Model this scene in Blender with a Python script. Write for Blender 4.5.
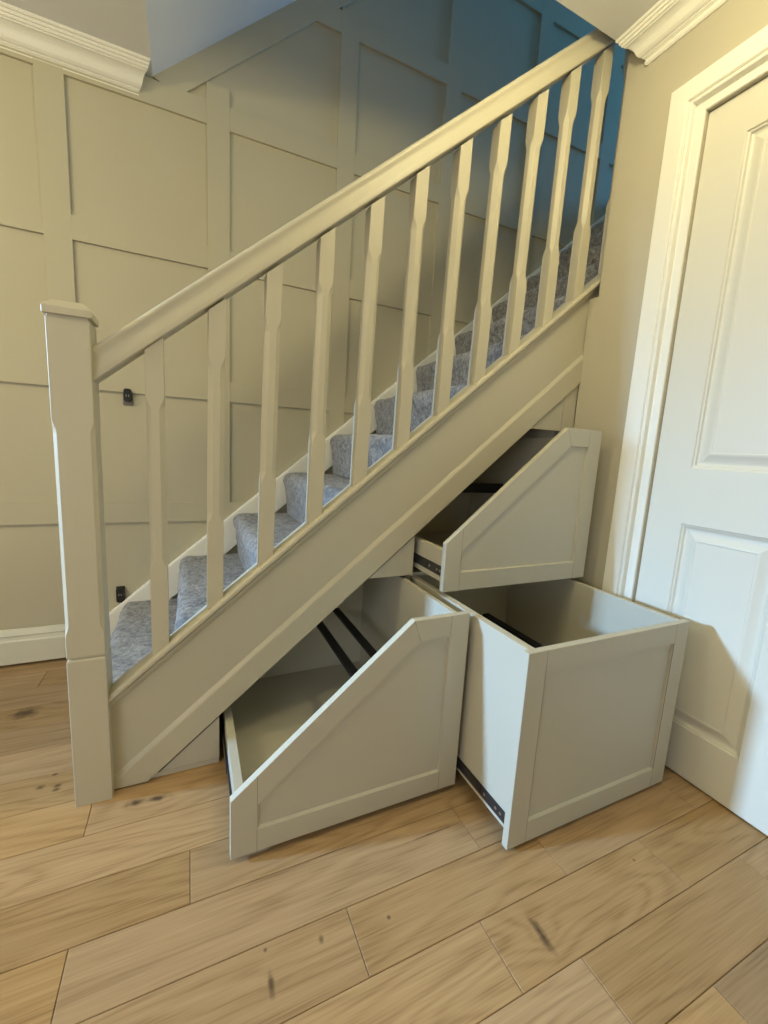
import bpy, bmesh, math, random
from mathutils import Vector, Matrix, noise
random.seed(7)
for o in list(bpy.data.objects): bpy.data.objects.remove(o)
S = bpy.context.scene
COL = S.collection

# ------------------------------------------------------------------ camera
cam_d = bpy.data.cameras.new('camera'); cam = bpy.data.objects.new('camera', cam_d); COL.objects.link(cam)
r = Vector((0.90800174, -0.41526565, 0.05556337)); u = Vector((0.01363382, 0.16183668, 0.98672337)); f = Vector((0.41874451, 0.89518899, -0.15260964))
M = Matrix((r, u, -f)).transposed().to_4x4(); M.translation = Vector((0.27791, -1.17410, 0.96006))
cam.matrix_world = M
cam_d.sensor_fit = 'HORIZONTAL'; cam_d.sensor_width = 36; cam_d.lens = 36 * 420.4367 / 768
cam_d.clip_start = 0.02
S.camera = cam

# ------------------------------------------------------------------ view, world, lights
S.view_settings.view_transform = 'Standard'
try: S.view_settings.look = 'None'
except Exception: pass
S.view_settings.gamma = 1; S.view_settings.use_curve_mapping = False
S.view_settings.exposure = 0.17
w = bpy.data.worlds.new('world'); S.world = w; w.use_nodes = True
w.node_tree.nodes['Background'].inputs[0].default_value = (.5, .6, .8, 1)
w.node_tree.nodes['Background'].inputs[1].default_value = 0.02

def area(name, loc, aim, sx, sy, power, color, spread=math.pi, shape='RECTANGLE'):
    d = bpy.data.lights.new(name, 'AREA'); d.shape = shape; d.size = sx
    if shape == 'RECTANGLE': d.size_y = sy
    d.energy = power; d.color = color; d.spread = spread
    o = bpy.data.objects.new(name, d); COL.objects.link(o); o.location = loc
    o.rotation_euler = (Vector(aim) - Vector(loc)).to_track_quat('-Z', 'Y').to_euler()
    return o
def lamp(name, loc, radius, power, color):
    d = bpy.data.lights.new(name, 'POINT'); d.energy = power; d.color = color; d.shadow_soft_size = radius
    o = bpy.data.objects.new(name, d); COL.objects.link(o); o.location = loc
    return o
WARM = (1.0, .88, .49)
# hall ceiling lamp above the photographer's right, second one nearer the front door
lamp('ceiling_lamp_light', (1.0, -.60, 2.20), .07, 13, WARM)
lamp('ceiling_lamp_light_far', (-1.30, -.30, 1.98), .09, 27, WARM)
# daylight through the glazing of the front door at the far left end of the hall
area('front_door_daylight', (-4.3, .655, 1.90), (1.6, -.53, .5), .30, .34, 72, (.40, .66, 1.0), spread=math.radians(80))
# added soft fill behind the photographer, for the ceiling and drawer fronts
area('hall_fill_light', (-1.4, -2.12, 1.10), (-1.0, 0, 1.65), 1.6, 1.3, 24, (.84, .92, 1.0))
# daylight from the landing window upstairs
area('landing_daylight', (5.6, .20, 3.5), (1.6, .75, 2.5), .7, 1.2, 82, (.12, .43, .90))

# ------------------------------------------------------------------ materials
def mat(name, color, rough=.5, spec=.5, metal=0.0, bump=0.0, bscale=60, var=0.0, vscale=4):
    m = bpy.data.materials.new(name); m.use_nodes = True
    nt = m.node_tree; b = nt.nodes['Principled BSDF']
    b.inputs['Base Color'].default_value = (*color, 1); b.inputs['Roughness'].default_value = rough
    b.inputs['Metallic'].default_value = metal
    b.inputs['Specular IOR Level'].default_value = spec
    tc = nt.nodes.new('ShaderNodeTexCoord')
    if var:
        n = nt.nodes.new('ShaderNodeTexNoise'); n.inputs['Scale'].default_value = vscale; n.inputs['Detail'].default_value = 3
        nt.links.new(tc.outputs['Object'], n.inputs['Vector'])
        mx = nt.nodes.new('ShaderNodeMix'); mx.data_type = 'RGBA'
        mx.inputs[6].default_value = (*[c * (1 - var) for c in color], 1); mx.inputs[7].default_value = (*[min(1, c * (1 + var)) for c in color], 1)
        nt.links.new(n.outputs['Fac'], mx.inputs[0]); nt.links.new(mx.outputs[2], b.inputs['Base Color'])
    if bump:
        n = nt.nodes.new('ShaderNodeTexNoise'); n.inputs['Scale'].default_value = bscale; n.inputs['Detail'].default_value = 4
        nt.links.new(tc.outputs['Object'], n.inputs['Vector'])
        bp = nt.nodes.new('ShaderNodeBump'); bp.inputs['Strength'].default_value = bump; bp.inputs['Distance'].default_value = .002
        nt.links.new(n.outputs['Fac'], bp.inputs['Height']); nt.links.new(bp.outputs[0], b.inputs['Normal'])
    return m
BEIGE = (.55, .505, .385)
m_paint = mat('beige_satin_paint', BEIGE, .42, .4, bump=.08, bscale=90, var=.02)
m_wall = mat('beige_wall_paint', (.54, .495, .385), .75, .25, bump=.15, bscale=160, var=.03)
m_panel = mat('beige_panelling_paint', (.54, .495, .365), .6, .3, bump=.12, bscale=140, var=.03)
m_board = mat('beige_cabinet_board', (.54, .505, .41), .45, .35, bump=.05, bscale=120, var=.015)
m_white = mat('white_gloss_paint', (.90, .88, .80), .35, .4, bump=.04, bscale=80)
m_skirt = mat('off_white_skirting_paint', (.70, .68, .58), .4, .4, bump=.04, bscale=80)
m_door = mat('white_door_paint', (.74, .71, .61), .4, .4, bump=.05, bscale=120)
m_ceil = mat('white_ceiling_paint', (.80, .80, .79), .85, .2, bump=.15, bscale=150)
m_black = mat('black_plastic', (.008, .008, .009), .35, .5)
m_rail = mat('black_painted_steel', (.008, .008, .010), .45, .4)
m_slide = mat('dark_galvanised_slide', (.10, .10, .11), .35, .5, metal=.8)
m_steel = mat('bright_zinc', (.55, .55, .55), .3, .5, metal=.9)
m_gap = mat('dark_subfloor', (.035, .022, .012), .9, .1)
m_grey = mat('grey_brown_plastic', (.20, .16, .14), .5, .4)
m_glass = mat('frosted_glass', (.9, .95, 1), .3, .5)
m_mark = mat('pale_print', (.35, .35, .35), .5, .3)

def carpet_mat():
    m = bpy.data.materials.new('grey_carpet'); m.use_nodes = True; nt = m.node_tree; N = nt.nodes.new; L = nt.links.new
    b = nt.nodes['Principled BSDF']; b.inputs['Roughness'].default_value = 1; b.inputs['Specular IOR Level'].default_value = .05
    b.inputs['Sheen Weight'].default_value = .25; b.inputs['Sheen Roughness'].default_value = .6
    tc = N('ShaderNodeTexCoord')
    n1 = N('ShaderNodeTexNoise'); n1.inputs['Scale'].default_value = 22; n1.inputs['Detail'].default_value = 4; n1.inputs['Distortion'].default_value = 1.2
    n2 = N('ShaderNodeTexNoise'); n2.inputs['Scale'].default_value = 260; n2.inputs['Detail'].default_value = 3
    n3 = N('ShaderNodeTexNoise'); n3.inputs['Scale'].default_value = 75; n3.inputs['Detail'].default_value = 3
    for n in (n1, n2, n3): L(tc.outputs['Object'], n.inputs['Vector'])
    r1 = N('ShaderNodeValToRGB'); r1.color_ramp.elements[0].position = .37; r1.color_ramp.elements[0].color = (.175, .165, .16, 1)
    r1.color_ramp.elements[1].position = .63; r1.color_ramp.elements[1].color = (.47, .455, .445, 1)
    mx = N('ShaderNodeMix'); mx.data_type = 'FLOAT'; mx.inputs[0].default_value = .55
    L(n1.outputs['Fac'], mx.inputs[2]); L(n3.outputs['Fac'], mx.inputs[3])
    L(mx.outputs[0], r1.inputs[0])
    r2 = N('ShaderNodeValToRGB'); r2.color_ramp.elements[0].position = .35; r2.color_ramp.elements[0].color = (.7, .7, .7, 1)
    r2.color_ramp.elements[1].position = .62; r2.color_ramp.elements[1].color = (1.15, 1.15, 1.15, 1)
    L(n2.outputs['Fac'], r2.inputs[0])
    mu = N('ShaderNodeMix'); mu.data_type = 'RGBA'; mu.blend_type = 'MULTIPLY'; mu.inputs[0].default_value = 1
    L(r1.outputs[0], mu.inputs[6]); L(r2.outputs[0], mu.inputs[7]); L(mu.outputs[2], b.inputs['Base Color'])
    ad = N('ShaderNodeMath'); ad.operation = 'ADD'; L(n2.outputs['Fac'], ad.inputs[0]); L(n3.outputs['Fac'], ad.inputs[1])
    bp = N('ShaderNodeBump'); bp.inputs['Strength'].default_value = .8; bp.inputs['Distance'].default_value = .006
    L(ad.outputs[0], bp.inputs['Height']); L(bp.outputs[0], b.inputs['Normal'])
    return m
m_carpet = carpet_mat()

KNOTS = [(.83, -.402, .085, .0022), (.925, -.672, .024, .030), (.915, -.682, .009, .034), (.398, -.554, .006, .020), (.137, -.036, .020, .010), (.190, -.040, .020, .010), (-.24, .50, .04, .03),
         (-.10, .109, .011, .008), (-.060, .100, .009, .006), (-.060, .086, .009, .006), (-.078, .149, .008, .006), (.50, -.52, .006, .010), (.397, -.497, .004, .004),
         (1.249, -.647, .004, .004), (.640, -.535, .004, .004)]
def floor_mat():
    m = bpy.data.materials.new('oak_planks'); m.use_nodes = True; nt = m.node_tree; N = nt.nodes.new; L = nt.links.new
    b = nt.nodes['Principled BSDF']; b.inputs['Roughness'].default_value = .48; b.inputs['Specular IOR Level'].default_value = .35
    tc = N('ShaderNodeTexCoord'); at = N('ShaderNodeAttribute'); at.attribute_name = 'plank'
    sep = N('ShaderNodeSeparateColor'); L(at.outputs['Color'], sep.inputs[0])
    sc = N('ShaderNodeVectorMath'); sc.operation = 'SCALE'; sc.inputs['Scale'].default_value = 37
    cm = N('ShaderNodeCombineXYZ'); L(sep.outputs[1], cm.inputs[0]); L(sep.outputs[2], cm.inputs[1]); L(sep.outputs[1], cm.inputs[2]); L(cm.outputs[0], sc.inputs[0])
    # knot field pulls the grain around the knots
    sxyz = N('ShaderNodeSeparateXYZ'); L(tc.outputs['Object'], sxyz.inputs[0])
    def mth(op, a, bb=None, cl=False):
        n = N('ShaderNodeMath'); n.operation = op; n.use_clamp = cl
        for i, v in enumerate((a, bb)):
            if v is None: continue
            if isinstance(v, (int, float)): n.inputs[i].default_value = v
            else: L(v, n.inputs[i])
        return n.outputs[0]
    ksum = None; kwide = None
    nz = N('ShaderNodeTexNoise'); nz.inputs['Scale'].default_value = 45; nz.inputs['Detail'].default_value = 3; L(tc.outputs['Object'], nz.inputs['Vector'])
    wob = mth('MULTIPLY', mth('SUBTRACT', nz.outputs['Fac'], .5), 1.5)
    for kx, ky, rx, ry in KNOTS:
        dx = mth('DIVIDE', mth('SUBTRACT', sxyz.outputs[0], kx), rx); dy = mth('DIVIDE', mth('SUBTRACT', sxyz.outputs[1], ky), ry)
        d = mth('SQRT', mth('ADD', mth('MULTIPLY', dx, dx), mth('MULTIPLY', dy, dy)))
        core = 0.0 if (rx, ry) in ((.013, .020), (.024, .030)) else mth('MULTIPLY', mth('SUBTRACT', 1.3, mth('ADD', d, wob), True), .8)
        wide = mth('DIVIDE', 1.0, mth('ADD', 1.0, mth('MULTIPLY', mth('MULTIPLY', d, d), .35)))
        if min(rx, ry) < .01: wide = mth('MULTIPLY', wide, .15)
        ksum = core if ksum is None else mth('MAXIMUM', ksum, core)
        kwide = wide if kwide is None else mth('ADD', kwide, wide)
    mp = N('ShaderNodeMapping'); mp.inputs['Scale'].default_value = (1.1, 7.5, 1)
    ad = N('ShaderNodeVectorMath'); ad.operation = 'ADD'; L(tc.outputs['Object'], ad.inputs[0]); L(sc.outputs[0], ad.inputs[1]); L(ad.outputs[0], mp.inputs[0])
    # cathedral figure: contour lines of a stretched noise
    n1 = N('ShaderNodeTexNoise'); n1.inputs['Scale'].default_value = 1.25; n1.inputs['Detail'].default_value = 1.5; n1.inputs['Distortion'].default_value = .35
    L(mp.outputs[0], n1.inputs['Vector'])
    ph = mth('ADD', mth('MULTIPLY', n1.outputs['Fac'], 62), mth('MULTIPLY', kwide, 9))
    rings = mth('ADD', mth('MULTIPLY', mth('SINE', ph), .5), .5)
    rings = mth('POWER', rings, 1.6)
    # fine fibres
    mp2 = N('ShaderNodeMapping'); mp2.inputs['Scale'].default_value = (5, 170, 1); L(ad.outputs[0], mp2.inputs[0])
    n2 = N('ShaderNodeTexNoise'); n2.inputs['Scale'].default_value = 1.5; n2.inputs['Detail'].default_value = 5; L(mp2.outputs[0], n2.inputs['Vector'])
    mp3 = N('ShaderNodeMapping'); mp3.inputs['Scale'].default_value = (1.3, 14, 1); L(ad.outputs[0], mp3.inputs[0])
    n3 = N('ShaderNodeTexNoise'); n3.inputs['Scale'].default_value = 2.2; n3.inputs['Detail'].default_value = 4; L(mp3.outputs[0], n3.inputs['Vector'])
    g = mth('ADD', mth('ADD', mth('MULTIPLY', rings, .18), mth('MULTIPLY', n2.outputs['Fac'], .80)), mth('MULTIPLY', n3.outputs['Fac'], .34))
    ramp = N('ShaderNodeValToRGB'); e = ramp.color_ramp.elements
    e[0].position = .36; e[0].color = (.51, .335, .172, 1); e[1].position = 1.0; e[1].color = (.25, .143, .058, 1)
    k = ramp.color_ramp.elements.new(.68); k.color = (.425, .268, .127, 1)
    L(g, ramp.inputs[0])
    # plank tone, painted shade of the back rows included
    hsv = N('ShaderNodeHueSaturation'); L(ramp.outputs[0], hsv.inputs['Color'])
    L(mth('ADD', .66, mth('MULTIPLY', sep.outputs[0], .62)), hsv.inputs['Value'])
    L(mth('ADD', .92, mth('MULTIPLY', sep.outputs[2], .16)), hsv.inputs['Saturation'])
    mk = N('ShaderNodeMix'); mk.data_type = 'RGBA'; mk.inputs[7].default_value = (.045, .025, .013, 1)
    L(hsv.outputs[0], mk.inputs[6]); L(mth('ADD', mth('MULTIPLY', ksum, .95, True), mth('MULTIPLY', mth('MULTIPLY', kwide, kwide), .07), True), mk.inputs[0])
    L(mk.outputs[2], b.inputs['Base Color'])
    bp = N('ShaderNodeBump'); bp.inputs['Strength'].default_value = .25; bp.inputs['Distance'].default_value = .001; bp.invert = True
    L(g, bp.inputs['Height']); L(bp.outputs[0], b.inputs['Normal'])
    return m
m_floor = floor_mat()

# ------------------------------------------------------------------ helpers
def box(bm, x0, y0, z0, x1, y1, z1):
    v = [bm.verts.new(p) for p in ((x0, y0, z0), (x1, y0, z0), (x1, y1, z0), (x0, y1, z0), (x0, y0, z1), (x1, y0, z1), (x1, y1, z1), (x0, y1, z1))]
    for q in ((0, 3, 2, 1), (4, 5, 6, 7), (0, 1, 5, 4), (1, 2, 6, 5), (2, 3, 7, 6), (3, 0, 4, 7)): bm.faces.new([v[i] for i in q])
def loft(bm, rings, cap=True, closed=True):
    R = [[bm.verts.new(p) for p in ring] for ring in rings]
    n = len(R[0])
    for a, b in zip(R, R[1:]):
        for i in range(n if closed else n - 1):
            j = (i + 1) % n
            bm.faces.new((a[i], a[j], b[j], b[i]))
    if cap: bm.faces.new(R[0][::-1]); bm.faces.new(R[-1])
    return R
def prism_y(bm, poly, y0, y1):        # poly in (x, z)
    loft(bm, [[(x, y0, z) for x, z in poly], [(x, y1, z) for x, z in poly]])
def prism_z(bm, poly, z0, z1):        # poly in (x, y)
    loft(bm, [[(x, y, z0) for x, y in poly], [(x, y, z1) for x, y in poly]])
def prism_x(bm, poly, x0, x1):        # poly in (y, z)
    loft(bm, [[(x0, y, z) for y, z in poly], [(x1, y, z) for y, z in poly]])
def obj(name, bm, m, parent=None, bevel=0, smooth=False, label=None, seg=2, loc=None):
    bmesh.ops.recalc_face_normals(bm, faces=bm.faces[:])
    if loc is not None: bmesh.ops.translate(bm, verts=bm.verts[:], vec=-Vector(loc))
    me = bpy.data.meshes.new(name); bm.to_mesh(me); bm.free()
    for mm in (m if isinstance(m, (list, tuple)) else [m]): me.materials.append(mm)
    o = bpy.data.objects.new(name, me); COL.objects.link(o)
    if loc is not None: o.location = loc
    if parent: o.parent = parent
    if smooth:
        me.shade_smooth()
        try: me.set_sharp_from_angle(angle=math.radians(35))
        except Exception: pass
    if bevel:
        b = o.modifiers.new('bevel', 'BEVEL'); b.width = bevel; b.segments = seg; b.limit_method = 'ANGLE'; b.angle_limit = math.radians(30)
        b.harden_normals = False
    if label: o['label'] = label
    return o
def structure(o, label, cat):
    o['kind'] = 'structure'; o['label'] = label; o['category'] = cat; return o
def thing(name, label, cat, loc):
    o = bpy.data.objects.new(name, None); COL.objects.link(o); o.location = loc
    o['label'] = label; o['category'] = cat; o.empty_display_size = .1
    return o
def clip(bm, co, no):                 # removes what lies on the side the normal points to
    g = bm.verts[:] + bm.edges[:] + bm.faces[:]
    res = bmesh.ops.bisect_plane(bm, geom=g, plane_co=co, plane_no=no, clear_outer=True)
    ed = [e for e in res['geom_cut'] if isinstance(e, bmesh.types.BMEdge)]
    if ed:
        try: bmesh.ops.edgeloop_fill(bm, edges=ed)
        except Exception: pass
NB = lambda: bmesh.new()

# ------------------------------------------------------------------ key dimensions
T = .8417                      # pitch of the flight
W = .897                       # back wall
XD = 1.634                     # wall with the door
HZ = 2.30                      # ceiling
XL, YF = -3.2, -2.2
FARX = 6.0
SOF = lambda x: 2.546 + .88 * (x - .449)

# ------------------------------------------------------------------ floor
bm = NB(); lay = bm.loops.layers.float_color.new('plank')
PW = .128
joints = {-1: [.036], 0: [-.45, 1.20], 1: [.267, 1.13], 2: [.060, .915], 3: [.565, 1.065, 1.563], 4: [.02, .812, 1.312], 5: [.958, 1.508], 6: [.40, 1.155], 7: [.75],
          -2: [-.62, .55], -3: [-.95, .8], -4: [-.40, .5], -5: [-.7, .3]}
tone = {(-1, 0): .62, (-1, 1): .58, (0, 1): .66, (1, 0): .36, (1, 1): .42, (2, 0): .55, (2, 1): .52, (2, 2): .5, (3, 0): .50, (3, 1): .52, (3, 2): .5, (4, 1): .72, (4, 2): .56, (4, 3): .40,
        (5, 0): .72, (5, 1): .42, (5, 2): .5, (6, 1): .66, (6, 2): .26, (-2, 1): .45, (-3, 1): .62, (-4, 0): .22, (-4, 1): .22, (-4, 2): .3, (-5, 0): .18, (-5, 1): .18, (-6, 0): .2, (-6, 1): .2, (-7, 1): .2, (-1, 2): .5}  # back rows set darker to carry the dimmer light near the wall
for rr in range(-8, 17):
    y1 = -.1 - PW * rr; y0 = y1 - PW
    y0, y1 = max(y0, YF), min(y1, W)
    if y1 - y0 < .01: continue
    js = list(joints.get(rr, [random.uniform(-.3, .5)]))
    x = js[0]; left = []
    while x > XL: x -= random.uniform(.5, 1.1); left.append(x)
    off = len([a for a in left if a > XL])
    x = js[-1]; right = []
    while x < XD: x += random.uniform(.5, 1.1); right.append(x)
    cuts = [XL] + [a for a in left[::-1] if a > XL + .05] + js + [a for a in right if a < XD] + [XD + .1]
    base = cuts.index(js[0])
    for i, (a, b) in enumerate(zip(cuts, cuts[1:])):
        tn = tone.get((rr, i - base + 1), random.uniform(.35, .65))
        c = (tn, random.random(), random.random(), 1)
        g = .0005; e = .0012
        n0 = len(bm.faces)
        loft(bm, [[(a + g, y0 + g, -.02), (b - g, y0 + g, -.02), (b - g, y1 - g, -.02), (a + g, y1 - g, -.02)],
                  [(a + g, y0 + g, -e), (b - g, y0 + g, -e), (b - g, y1 - g, -e), (a + g, y1 - g, -e)],
                  [(a + g + e, y0 + g + e, 0), (b - g - e, y0 + g + e, 0), (b - g - e, y1 - g - e, 0), (a + g + e, y1 - g - e, 0)]])
        bm.faces.ensure_lookup_table()
        for fc in bm.faces[n0:]:
            for lp in fc.loops: lp[lay] = c
n0 = len(bm.faces); box(bm, XL - .1, YF - .1, -.06, XD + .1, W + .1, -.004)
bm.faces.ensure_lookup_table()
for fc in bm.faces[n0:]: fc.material_index = 1
structure(obj('floor', bm, [m_floor, m_gap]), 'warm oak plank floor with dark knots running along the hall', 'floor')

# ------------------------------------------------------------------ back wall with square panelling
bm = NB()
box(bm, XL - .1, W, -.06, FARX + .1, W + .1, 4.9)
TH = .0115
vx = [(-.196 - .548 * k, -.109 - .548 * k) for k in range(5, 0, -1)] + [(-.196, -.109), (.360, .447), (.908, .992), (1.452, 1.539), (1.997, 2.080), (2.540, 2.618), (3.085, 3.17), (3.63, 3.715), (4.175, 4.26), (4.72, 4.8)]
for a, b in vx:
    top = 4.7 if a > .17 else HZ
    if a > .17: top = min(4.7, SOF(a) - .115)
    bot = 0.0 if a < 0 else 0.0
    box(bm, a, W - TH, bot, b, W + .001, top)
rz = [(.580 + .5413 * k, .580 + .5413 * k + .086) for k in range(0, 4)] + [(2.736, 2.820), (3.257, 3.342), (3.80, 3.885), (4.34, 4.425)]
for (a0, a1), (b0, b1) in zip(vx, vx[1:]):
    for z0, z1 in rz:
        xl, xr = a1, b0
        if z0 > 2.28:
            xs = .449 + (z0 + .115 - 2.546) / .88
            if xs > xr - .02: continue
            xl = max(xl, xs)
        if z0 < HZ < z1 and xr < .17: z1 = HZ
        box(bm, xl, W - TH + .0004, z0, xr, W + .001, z1)
prism_y(bm, [(.17, SOF(.17) - .0), (2.95, SOF(2.95)), (2.95, SOF(2.95) - .115), (.262, SOF(.262) - .115)], W - TH + .0008, W + .001)
structure(obj('wall_back', bm, m_panel, bevel=.0008), 'beige wall with square batten panelling behind the staircase', 'wall')

# baseboard on back wall left of the newel
prof = [(0, 0.006), (-.020, 0.006), (-.020, .100), (-.016, .106), (-.014, .118), (-.016, .124), (-.012, .132), (-.008, .140), (-.004, .147), (0, .148)]
bm = NB(); prism_x(bm, [(W - .012 + a, b + .006) for a, b in prof], XL, -.08)
box(bm, XL, W - .014, .010, -.08, W, .15)
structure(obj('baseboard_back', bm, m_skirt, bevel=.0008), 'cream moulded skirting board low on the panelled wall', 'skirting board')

# ------------------------------------------------------------------ wall with the door
bm = NB()
DY0, DY1, DZ = -.2965, -1.108, 1.960
box(bm, XD, DY0, -.05, XD + .1, -.006, HZ)
box(bm, XD, -.006, -.05, XD + .1, .033, 1.541)
box(bm, XD, DY1, DZ, XD + .1, DY0, HZ)
box(bm, XD, YF, -.05, XD + .1, DY1, HZ)
structure(obj('wall_right', bm, m_wall), 'plain beige wall between the staircase and the white door', 'wall')
bm = NB(); box(bm, XD + .1, -.10, -.05, FARX, -.010, HZ - .002)
box(bm, XD + .1, -.010, -.05, FARX, .030, 1.2)
structure(obj('wall_stair', bm, m_wall), 'beige wall closing off the upper flight beyond the door wall', 'wall')
bm = NB(); box(bm, .17, -.12, HZ + .1, FARX, -.021, 4.9)  # unseen wall added to contain light where a landing banister would be
structure(obj('wall_light_block', bm, m_wall), 'added unseen light-blocking wall above the ceiling opening on the near side of the stairwell', 'wall')
bm = NB(); box(bm, XL - .1, YF - .1, -.05, XD + .1, YF, HZ)
structure(obj('wall_front', bm, m_wall), 'beige hall wall opposite the staircase', 'wall')
# left end wall with a glazed slot of the front door
bm = NB()
gy0, gy1, gz0, gz1 = .10, .63, 1.36, 1.76
box(bm, XL - .1, YF, -.05, XL, gy0, HZ); box(bm, XL - .1, gy1, -.05, XL, W, HZ)
box(bm, XL - .1, gy0, -.05, XL, gy1, gz0); box(bm, XL - .1, gy0, gz1, XL, gy1, HZ)
structure(obj('wall_left', bm, m_wall), 'beige end wall of the hall with a small glazed opening', 'wall')
bm = NB(); box(bm, FARX, -.12, 2.3, FARX + .1, W, 4.9)
structure(obj('wall_right_upper', bm, m_wall), 'end wall of the upstairs landing', 'wall')

# ceilings
bm = NB(); prism_z(bm, [(XL - .1, YF - .1), (XD + .1, YF - .1), (XD + .1, -.02), (.172, -.02), (.172, W), (XL - .1, W)], HZ, HZ + .1)
structure(obj('ceiling', bm, m_ceil), 'white flat ceiling of the hall with the stairwell opening cut in it', 'ceiling')
bm = NB(); prism_y(bm, [(.172, HZ), (2.9, SOF(2.9)), (2.9, SOF(2.9) + .12), (.172, HZ + .12)], -.021, W)
structure(obj('ceiling_slope', bm, m_ceil), 'white sloping ceiling above the stair flight', 'ceiling')
bm = NB(); box(bm, 2.9, -.12, 4.7, FARX + .1, W, 4.8)
structure(obj('ceiling_upper', bm, m_ceil), 'white ceiling over the upstairs landing', 'ceiling')

# cornices: profile (out from wall, down from ceiling)
CP = [(0, 0), (.083, 0), (.083, -.004), (.080, -.008), (.075, -.009), (.075, -.0125), (.0735, -.0165), (.069, -.0175), (.069, -.021), (.0665, -.0245), (.062, -.025),
      (.061, -.028), (.054, -.0295), (.047, -.033), (.041, -.038), (.037, -.044), (.034, -.051), (.030, -.058), (.024, -.0635), (.017, -.066), (.0165, -.069), (.0125, -.0695), (.0125, -.072), (.009, -.0725), (.009, -.0755),
      (.0105, -.080), (.009, -.086), (.005, -.090), (0, -.090)]
bm = NB()
loft(bm, [[(XL, W - p * 1.12, HZ + q) for p, q in CP], [(.117 + p * .64, W - p * 1.12, HZ + q) for p, q in CP]])
structure(obj('trim_1', bm, m_white), 'white moulded cornice at the top of the panelled wall', 'cornice')
bm = NB()
loft(bm, [[(XD - p, YF, HZ + q * .93) for p, q in CP], [(XD - p, -.087 + p * .82, HZ + q * .93) for p, q in CP]])
structure(obj('trim_2', bm, m_white), 'white moulded cornice above the white door', 'cornice')

# ------------------------------------------------------------------ door casing: profile runs round the opening
# (inset towards the opening, out from wall)
AP = [(0, 0), (0, .017), (.003, .019), (.054, .019), (.057, .016), (.0575, .011), (.061, .011), (.0625, .016), (.067, .018), (.071, .016), (.0725, .009), (.0735, .0005),
      (.080, .0005), (.0805, .004), (.083, .006), (.1015, .006), (.1035, .004), (.1035, -.03), (.104, -.04), (.05, -.04), (.05, 0)]
bm = NB()
yo, zo = -.192, 2.064
rings = []
for base in range(4):
    ring = []
    for p, q in AP:
        if base == 0: ring.append((XD - q, yo - p, 0))
        if base == 1: ring.append((XD - q, yo - p, zo - p))
        if base == 2: ring.append((XD - q, yo - 1.02 + p, zo - p))
        if base == 3: ring.append((XD - q, yo - 1.02 + p, 0))
    rings.append(ring)
loft(bm, rings)
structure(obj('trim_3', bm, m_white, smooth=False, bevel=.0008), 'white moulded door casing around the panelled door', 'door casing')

# door leaf with four moulded panels
LY0, LY1, LZ0, LZ1 = -.2975, -1.107, .006, 1.958
XF = XD + .012
def panel_door():
    bm = NB()
    pan = []
    for (a, b) in ((-.404, -.650), (-.759, -1.004)):
        pan.append((a, b, .161, .7795)); pan.append((a, b, .948, 1.850))
    ys = sorted({LY0, LY1, -.404, -.650, -.759, -1.004}, reverse=True); zs = sorted({LZ0, LZ1, .161, .7795, .948, 1.850})
    vv = {}
    def V(y, z):
        if (y, z) not in vv: vv[(y, z)] = bm.verts.new((XF, y, z))
        return vv[(y, z)]
    P = {(a, b, c, d) for a, b, c, d in pan}
    for a, b in zip(ys, ys[1:]):
        for c, d in zip(zs, zs[1:]):
            if (a, b, c, d) in P: continue
            bm.faces.new((V(a, c), V(b, c), V(b, d), V(a, d)))
    for a, b, c, d in pan:
        prev = [V(a, c), V(b, c), V(b, d), V(a, d)]
        for ins, dep in ((.003, .004), (.007, .005), (.010, .010), (.016, .012), (.022, .011), (.030, .008), (.040, .0035), (.046, .0025), (.048, .004)):
            cur = [bm.verts.new(p) for p in ((XF + dep, a - ins, c + ins), (XF + dep, b + ins, c + ins), (XF + dep, b + ins, d - ins), (XF + dep, a - ins, d - ins))]
            for i in range(4):
                j = (i + 1) % 4; bm.faces.new((prev[i], prev[j], cur[j], cur[i]))
            prev = cur
        bm.faces.new(prev)
    bk = [bm.verts.new((XF + .035, y, z)) for y, z in ((LY0, LZ0), (LY1, LZ0), (LY1, LZ1), (LY0, LZ1))]
    bm.faces.new(bk)
    def chain(pts):
        return [V(*p) for p in pts]
    lo = chain([(y, LZ0) for y in ys]); hi = chain([(y, LZ1) for y in ys]); le = chain([(LY0, z) for z in zs]); ri = chain([(LY1, z) for z in zs])
    bm.faces.new(lo + [bk[1], bk[0]]); bm.faces.new(hi + [bk[2], bk[3]]); bm.faces.new(le + [bk[3], bk[0]]); bm.faces.new(ri + [bk[2], bk[1]])
    return obj('door_1', bm, m_door, bevel=.001)
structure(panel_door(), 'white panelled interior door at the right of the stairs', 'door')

# glazing of the front door slot
bm = NB(); box(bm, XL - .06, gy0, gz0, XL - .04, gy1, gz1)
mg = bpy.data.materials.new('clear_glazing'); mg.use_nodes = True
nt = mg.node_tree; nt.nodes.remove(nt.nodes['Principled BSDF']); tb = nt.nodes.new('ShaderNodeBsdfTransparent'); tb.inputs[0].default_value = (.95, .98, 1, 1)
nt.links.new(tb.outputs[0], nt.nodes['Material Output'].inputs[0])
structure(obj('window_1', bm, mg), 'small glass pane at the far end of the hall', 'window')

# ------------------------------------------------------------------ staircase
st = thing('staircase', 'beige painted staircase with square balusters, newel post and grey carpeted steps', 'staircase', (0.04, .04, 0))
def part(name, bm, m, **k):
    o = obj(name, bm, m, parent=st, **k); o.matrix_parent_inverse = Matrix.Translation(-st.location); return o
def sub(name, bm, m, parent, **k):
    return obj(name, bm, m, parent=parent, **k)
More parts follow.
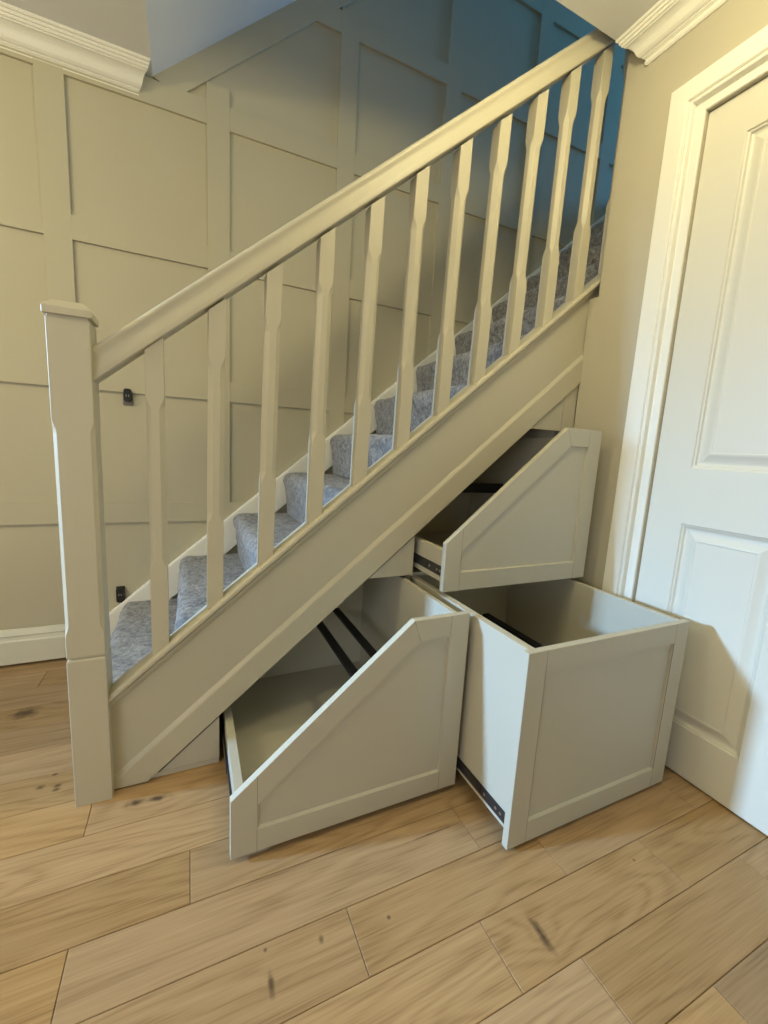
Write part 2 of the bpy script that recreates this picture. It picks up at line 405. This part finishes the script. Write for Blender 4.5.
# newel post
def rect8(x0, y0, x1, y1, c, z):
    return [(x0 + c, y0, z), (x1 - c, y0, z), (x1, y0 + c, z), (x1, y1 - c, z), (x1 - c, y1, z), (x0 + c, y1, z), (x0, y1 - c, z), (x0, y0 + c, z)]
bm = NB(); N_ = .081; e = .0012
rg = [rect8(0, 0, N_, N_, e, 0), rect8(0, 0, N_, N_, e, .398), rect8(.0015, .0015, N_ - .0015, N_ - .0015, e, .402), rect8(.0045, .0045, N_ - .0045, N_ - .0045, e, .404),
      rect8(.0045, .0045, N_ - .0045, N_ - .0045, e, .4055), rect8(.0015, .0015, N_ - .0015, N_ - .0015, e, .4075), rect8(0.0005, 0.0005, N_ - .0005, N_ - .0005, e, .411),
      rect8(0.0005, 0.0005, N_ - .0005, N_ - .0005, e, .462)]
for k, c in ((.470, .0025), (.478, .005), (.486, .0075), (.494, .0085)): rg.append(rect8(.0005, .0005, N_ - .0005, N_ - .0005, c, k))
for k, c in ((.950, .0085), (.958, .0075), (.966, .005), (.974, .0025), (.982, e)): rg.append(rect8(.0005, .0005, N_ - .0005, N_ - .0005, c, k))
rg.append(rect8(.0005, .0005, N_ - .0005, N_ - .0005, e, 1.198))
loft(bm, rg)
newel = part('newel_post', bm, m_paint)
bm = NB()
ov = .0045
loft(bm, [rect8(.003, .003, N_ - .003, N_ - .003, .001, 1.1975), rect8(.003, .003, N_ - .003, N_ - .003, .001, 1.203), rect8(-ov, -ov, N_ + ov, N_ + ov, .002, 1.205),
          rect8(-ov, -ov, N_ + ov, N_ + ov, .002, 1.219), rect8(-ov + .004, -ov + .004, N_ + ov - .004, N_ + ov - .004, .002, 1.225), rect8(.012, .012, N_ - .012, N_ - .012, .002, 1.236)])
sub('post_cap', bm, m_paint, newel)

def sloped(bm, prof, x0, x1, t=T):
    loft(bm, [[(x0, y, z + t * x0) for y, z in prof], [(x1, y, z + t * x1) for y, z in prof]])
# handrail
bm = NB(); zh = 1.0033
half = [(.015, 0), (.012, .003), (.0115, .010), (.013, .020), (.0155, .032), (.018, .043), (.0185, .050), (.0170, .056), (.0145, .061), (.0140, .067), (.016, .073), (.022, .078), (.031, .081), (.041, .082)]
hr = half + [(.082 - y, z) for y, z in half[::-1][1:]]
sloped(bm, [(y, z + zh) for y, z in hr], .079, 2.2)
part('handrail', bm, m_paint, smooth=True)
# outer string + cap + raised lower board
bm = NB()
sloped(bm, [(.035, -.1300), (.035, .186), (.062, .186), (.062, -.1300)], .079, 2.2)
clip(bm, (0, 0, .003), (0, 0, -1))
string = part('outer_string', bm, m_paint)
bm = NB()
sloped(bm, [(.027, -.1309), (.027, -.046), (.0285, -.040), (.0355, -.026), (.036, -.1309)], .0805, XD)
clip(bm, (0, 0, .004), (0, 0, -1))
sub('raised_board', bm, m_paint, string)
bm = NB()
cp = [(.036, .174), (.030, .174), (.027, .177), (.027, .184), (.0215, .185), (.019, .188), (.019, .1945), (.0215, .1965), (.0215, .1985), (.012, .1995), (.009, .203), (.008, .208), (.009, .2145), (.013, .2195), (.022, .2215),
      (.062, .2215), (.072, .2205), (.074, .2155), (.074, .200), (.062, .190), (.062, .176)]
sloped(bm, cp, .0805, 2.2)
sub('base_rail', bm, m_paint, string)
# balusters
BX = [.181, .317, .453, .594, .731, .870, 1.008, 1.140, 1.275, 1.410, 1.543, 1.692, 1.800, 1.935]
BT = [.184, .326, .466, .605, .745, .881, 1.021, 1.157, 1.291, 1.418, 1.552, 1.692, 1.800, 1.935]
def baluster(i):
    bm = NB(); xl = BX[i]; ln = (BT[i] - BX[i]) / .77; wd = .0405; y0 = .0205; y1 = y0 + wd; xr = xl + wd
    zb = .2200; zt = zh + .0015
    def ring(c, z=None, line=None):
        R = rect8(xl, y0, xr, y1, c, 0)
        out = []
        for x, y, _ in R:
            zz = (line + T * x) if line is not None else z
            out.append((x + ln * (zz - zbl), y, zz))
        return out
    zbl = zb + T * xl; ztl = zt + T * xl; c0 = .0011
    rings = [ring(c0, line=zb), ring(c0, z=zbl + .238)]
    for d, c in ((.246, .0030), (.254, .0058), (.262, .0095), (.272, .0118)): rings.append(ring(c, z=zbl + d))
    for d, c in ((.140, .0118), (.130, .0095), (.122, .0058), (.114, .0030), (.106, c0)): rings.append(ring(c, z=ztl - d))
    rings.append(ring(c0, line=zt))
    loft(bm, rings)
    return bm
for i in range(14): part('baluster', baluster(i), m_paint)
# wall string
bm = NB()
wsl = .8465; z0s = .2265
prof = [(W - .032, -.16), (W - .032, -.010), (W - .030, -.002), (W - .026, 0), (W - .012, 0), (W - .002, -.002), (W - .002, -.16)]
sloped(bm, [(y, z + z0s) for y, z in prof], -.090, 2.80, wsl)
part('wall_string', bm, m_white)
# carpeted steps
def step(n):
    zn = .0375 + .1935 * n; zp = 0 if n == 1 else zn - .1935
    xn = .0075 + .2275 * (n - 1); xb = xn + .2275 + .03
    pts = []
    k = 9
    for j in range(k): pts.append((xn + .017 - .015 * (j / k) ** 2, zp + (zn - .056 - zp) * j / k))
    for j in range(12):
        a = math.pi * (j / 11)            # soft rounded nosing
        cx, cz, rr = xn + .036, zn - .036, .038
        ang = math.pi * 1.12 - (math.pi * .62) * (j / 11)
        pts.append((cx + rr * math.cos(ang), cz + rr * math.sin(ang)))
    for j in range(1, 15): pts.append((xn + .038 + (xb - xn - .038) * j / 14, zn + .002 - .004 * j / 14))
    ya = .0640 if n > 1 else .0830; yb = W - .033; ny = 64
    bm = NB(); rings = []
    for q in range(ny + 1):
        y = ya + (yb - ya) * q / ny; ring = []
        for idx, (x, z) in enumerate(pts):
            p = Vector((x, y, z))
            d = noise.noise(p * 22 + Vector((n * 3.1, 0, 0))) * .0045 + noise.noise(p * 70) * .0028
            edge = min(1, (idx + .5) / 2.5)
            if idx >= len(pts) - 8: nrm = Vector((0, 0, 1))
            elif idx < k: nrm = Vector((-1, 0, 0))
            else: nrm = (Vector((x, 0, z)) - Vector((xn + .036, 0, zn - .036))); nrm = nrm.normalized() if nrm.length > 1e-6 else Vector((0, 0, 1))
            if idx >= k + 12: nrm = Vector((0, 0, 1))
            p += nrm * d * edge
            ring.append(p)
        ring.append(Vector((xb, y, zn - .02))); ring.append(Vector((xn + .05, y, zp)))
        rings.append(ring)
    loft(bm, rings)
    return part('carpeted_step', bm, m_carpet, smooth=True)
for n in range(1, 13): step(n)
bm = NB(); box(bm, .0075 + .2275 * 12, -.009, 2.33, FARX, W - .002, 2.549)
structure(obj('floor_landing', bm, m_carpet), 'grey carpeted landing at the top of the stairs', 'floor')

# ------------------------------------------------------------------ small wall fittings
def fitting(x0, x1, z0, z1, two, label, cut):
    t = thing('wall_fitting', label, 'bracket', ((x0 + x1) / 2, W - TH, z0))
    t.location = ((x0 + x1) / 2, cut, z0)
    wd = x1 - x0; h = z1 - z0
    bm = NB(); d = .022
    loft(bm, [rect8(-wd / 2, -.006, wd / 2, 0, .0015, 0), rect8(-wd / 2, -.006, wd / 2, 0, .0015, h)]) if two else loft(bm, [rect8(-wd / 2, -.006, wd / 2, 0, .0015, 0), rect8(-wd / 2, -.006, wd / 2, 0, .0015, h)])
    o = obj('back_plate', bm, m_grey if two else m_black, parent=t, bevel=.003)
    bm = NB(); a = .004 if two else .0015; zb = h * .20 if two else .002
    pf = []
    hw = wd / 2 - a
    for i in range(9):
        an = math.pi + math.pi / 2 * i / 8 * 1.0
        pf.append((-hw + .010 + .010 * math.cos(an), zb + .010 + .010 * math.sin(an)))
    for cx, cz, st_ in ((hw - .010, zb + .010, 1.5), (hw - .010, h - .012, 0), (-hw + .010, h - .012, .5)):
        for i in range(9):
            an = math.pi * st_ + math.pi / 2 * i / 8
            pf.append((cx + .010 * math.cos(an), cz + .010 * math.sin(an)))
    loft(bm, [[(x, -.005, z) for x, z in pf], [(x, -d, z) for x, z in pf], [(x * .86, -d - .003, (z - h / 2) * .93 + h / 2) for x, z in pf]])
    obj('cover', bm, m_black, parent=t)
    bm = NB(); zc = h * .55
    for sx in (-.006, .003):
        box(bm, sx, -d - .0036, zc - .004, sx + .0028, -d - .0025, zc + .004)
    obj('printed_mark', bm, m_mark, parent=t)
fitting(.034, .070, 1.071, 1.139, True, 'small black rounded fitting just above the batten edge, upper of two on the panelled wall', W)
fitting(-.019, .014, .226, .296, False, 'small black fitting low on the wall beside the bottom carpeted step', W)

# ------------------------------------------------------------------ under-stair cabinet
cab = thing('under_stair_cabinet', 'beige storage cabinet built under the stairs with three pulled out drawers', 'cabinet', (.95, .05, 0))
CI = Matrix.Translation(-cab.location)
def cpart(name, bm, m, **k):
    o = obj(name, bm, m, parent=cab, **k); o.matrix_parent_inverse = CI; return o
SZ = lambda x: -.1309 + T * x        # underside line of the raised board
Lo, To, Ro = .3485, .9651, 1.5709
# carcass: end panels, divider, shelf, back, sloped top
bm = NB(); YB = .80; yc = .066
def slab(x0, x1, z0, drop=.004, y0=yc, y1=YB):
    prism_y(bm, [(x0, z0), (x1, z0), (x1, SZ(x1) - drop), (x0, SZ(x0) - drop)], y0, y1)
slab(Lo - .016, Lo, .001)
prism_y(bm, [(To - .013, .001), (To + .005, .001), (To + .005, .5325), (To - .013, .5325)], yc - .001, YB)
slab(Ro, Ro + .018, .001)
box(bm, To - .013, yc - .001, .520, Ro, YB, .533)
prism_y(bm, [(Lo, SZ(Lo)), (Ro, SZ(Ro)), (Ro, SZ(Ro) - .010), (Lo, SZ(Lo) - .010)], .067, YB)
prism_y(bm, [(Lo, .001), (Ro, .001), (Ro, SZ(Ro) - .012), (Lo, SZ(Lo) - .012)], YB, YB + .010)
cpart('carcass', bm, m_board)
# fixed infill pieces in the face plane
def infill(poly):
    bm = NB(); prism_y(bm, poly, .0365, .0485); return cpart('infill_panel', bm, m_board, bevel=.0008)
infill([(.191, .017), (Lo - .001, .017), (Lo - .001, SZ(Lo) - .0125)])
infill([((.5345 + .1309 + .0105) / T, .5345), (To - .001, .5345), (To - .001, SZ(To) - .0105)])
infill([((1.0575 + .1309 + .0085) / T, 1.0575), (Ro - .001, 1.0575), (Ro - .002, SZ(Ro) - .0085)])
bm = NB(); prism_y(bm, [(Ro + .001, .001), (XD, .001), (XD, SZ(XD) - .001), (Ro + .001, SZ(Ro) - .001)], .0365, .0485)
cpart('end_stile', bm, m_board)
bm = NB(); prism_y(bm, [(.166, .001), (Lo - .002, .001), (Lo - .002, .0155), (.176, .0155)], .0385, .0485)
cpart('plinth', bm, m_board)

def inset_poly(poly, d):
    n = len(poly); out = []
    for i in range(n):
        p0, p1, p2 = Vector(poly[i - 1]), Vector(poly[i]), Vector(poly[(i + 1) % n])
        e1 = (p1 - p0).normalized(); e2 = (p2 - p1).normalized()
        n1 = Vector((-e1.y, e1.x)); n2 = Vector((-e2.y, e2.x))
        bis = (n1 + n2); k = d / (1 + n1.dot(n2))
        out.append(tuple(p1 + bis * k))
    return out
def front_panel(poly, yf, fw, th=.018, rec=.0080):
    """shaker front, poly counter-clockwise in (x, z); front face at yf, stiles and rails with hairline joints"""
    bm = NB(); inn = inset_poly(poly, fw); inn2 = inset_poly(poly, fw + .0028)
    n = len(poly); bv = .0010
    o1 = inset_poly(poly, bv)
    A = [bm.verts.new((x, yf + bv, z)) for x, z in poly]; B = [bm.verts.new((x, yf, z)) for x, z in o1]
    Bk = [bm.verts.new((x, yf + th, z)) for x, z in poly]
    I1 = [bm.verts.new((x, yf, z)) for x, z in inn]; I2 = [bm.verts.new((x, yf + rec, z)) for x, z in inn2]
    for i in range(n):
        j = (i + 1) % n
        bm.faces.new((Bk[i], A[i], A[j], Bk[j])); bm.faces.new((A[i], B[i], B[j], A[j]))
        bm.faces.new((B[i], I1[i], I1[j], B[j])); bm.faces.new((I1[i], I2[i], I2[j], I1[j]))
    bm.faces.new(I2); bm.faces.new(Bk[::-1])
    return bm
def joint(bm, a, b, yf):      # hairline joint between frame members, a thin proud-free groove line
    a, b = Vector(a), Vector(b); d = (b - a).normalized(); nrm = Vector((-d.y, d.x)) * .00045
    q = [a - nrm, b - nrm, b + nrm, a + nrm]
    loft(bm, [[(p.x, yf - .00012, p.y) for p in q], [(p.x, yf + .0008, p.y) for p in q]])
m_joint = mat('dark_joint', (.20, .17, .125), .8, .2)  # dark tone of the hairline joints between frame members

def bar_y(x, y0, y1, z, w_=.033, h=.014):
    bm = NB(); box(bm, x - w_ / 2, y0, z - h, x + w_ / 2, y1, z); return bm
def slides(xo, side, y0, y1, z0, parent):
    """telescopic slide on the outside of a drawer side; side -1 = left"""
    bm = NB(); s = side
    for a, b, dz, ya, yb in ((0, .002, 0, y0 + .004, y1), (.002, .0045, .005, y0 + .10, y1), (.0045, .0065, .002, y0 + .20, y1)):
        x0, x1 = sorted((xo + s * a, xo + s * b)); box(bm, x0, ya, z0 + dz, x1, yb, z0 + .032 - dz)
    o = obj('drawer_slide', bm, m_slide, parent=parent, bevel=.0008)
    for dy in (.022, .040, .085):
        bm = NB(); yy = y0 + dy; x0, x1 = sorted((xo + s * .001, xo + s * .0032))
        ring = lambda xx: [(xx, yy + .004 * math.cos(a), z0 + .016 + .004 * math.sin(a)) for a in [2 * math.pi * k / 12 for k in range(12)]]
        loft(bm, [ring(x0), ring(x1)])
        obj('slide_rivet', bm, m_steel, parent=parent)
    return o

def drawer(label, poly, yf, xi0, xi1, zbot, sides, back_y, joints_, bars, slide_z):
    """poly = outline of the front; sides = (left top z, right top z); box from xi0 to xi1"""
    th = .015; y0 = yf + .018
    bm = NB()
    box(bm, xi0, y0, zbot, xi0 + th + .007, back_y, sides[0])
    box(bm, xi1 - th, y0, zbot, xi1, back_y, sides[1])
    box(bm, xi0 + th, y0, zbot + .006, xi1 - th, back_y, zbot + .018)
    # back panel follows the outline of the front, a little lower
    bk = inset_poly(poly, .016)
    bk = [(min(max(x, xi0 + th), xi1 - th), max(z, zbot + .018)) for x, z in bk]
    prism_y(bm, bk, back_y - th, back_y)
    o = cpart('drawer', bm, m_board, bevel=.0007, label=label)
    bm = front_panel(poly, yf, .058); n0 = len(bm.faces)
    for a, b in joints_: joint(bm, a, b, yf)
    bm.faces.ensure_lookup_table()
    for fc in bm.faces[n0:]: fc.material_index = 1
    fr = obj('drawer_front', bm, [m_board, m_joint], parent=o)
    for bx in bars: obj('hanging_rail', bx, m_rail, parent=o, bevel=.002, label='black metal rail')
    for xo, s in ((xi0, -1), (xi1, 1)):
        slides(xo, s, y0 + .006, min(back_y, y0 + .50), slide_z, o)
    return o
# lower left drawer (sloping top)
pL = [(.3500, .0160), (.9576, .0160), (.9576, .5325), (.7881, .5325), (.3500, .1640)]
iL = inset_poly(pL, .058)
drawer('low drawer with sloping top nearest the newel post', pL, -.304, .364, .944, .030, (.134, .522), .395,
       [((iL[0][0], .0165), iL[0]), ((iL[0][0], iL[4][1]), (iL[0][0], .164 + T * (iL[0][0] - .35) - .001)), ((iL[1][0], .0165), iL[1]), ((iL[2][0], .532), iL[2]), ((.7881, .532), iL[3])],
       [bar_y(.812, -.286, .380, .302, .026), bar_y(.711, -.286, .380, .302, .026)], .050)
# lower right drawer (square)
pR = [(.9642, .0100), (1.5632, .0100), (1.5632, .5198), (.9642, .5198)]
iR = inset_poly(pR, .058)
drawer('deep square drawer pulled out furthest beside the white door', pR, -.517, .978, 1.550, .038, (.5190, .5190), .200,
       [((iR[0][0], .0105), (iR[0][0], .5190)), ((iR[1][0], .0105), (iR[1][0], .5190))],
       [bar_y(1.372, -.499, .130, .310, .030)], .050)
# upper drawer (sloping top)
pT = [(.9681, .5353), (1.5687, .5353), (1.5687, 1.0559), (1.4085, 1.0559), (.9681, .6853)]
iT = inset_poly(pT, .058)
bm_t = NB(); box(bm_t, 1.17, .288, .788, 1.537, .306, .828)
drawer('upper drawer with sloping top above the square drawer', pT, -.148, .985, 1.552, .554, (.655, 1.03), .530,
       [((iT[0][0], .536), (iT[0][0], .6853 + T * (iT[0][0] - .9681) - .001)), ((iT[1][0], .536), iT[1]), ((iT[2][0], 1.055), iT[2]), ((1.4085, 1.055), iT[3])],
       [bm_t], .572)
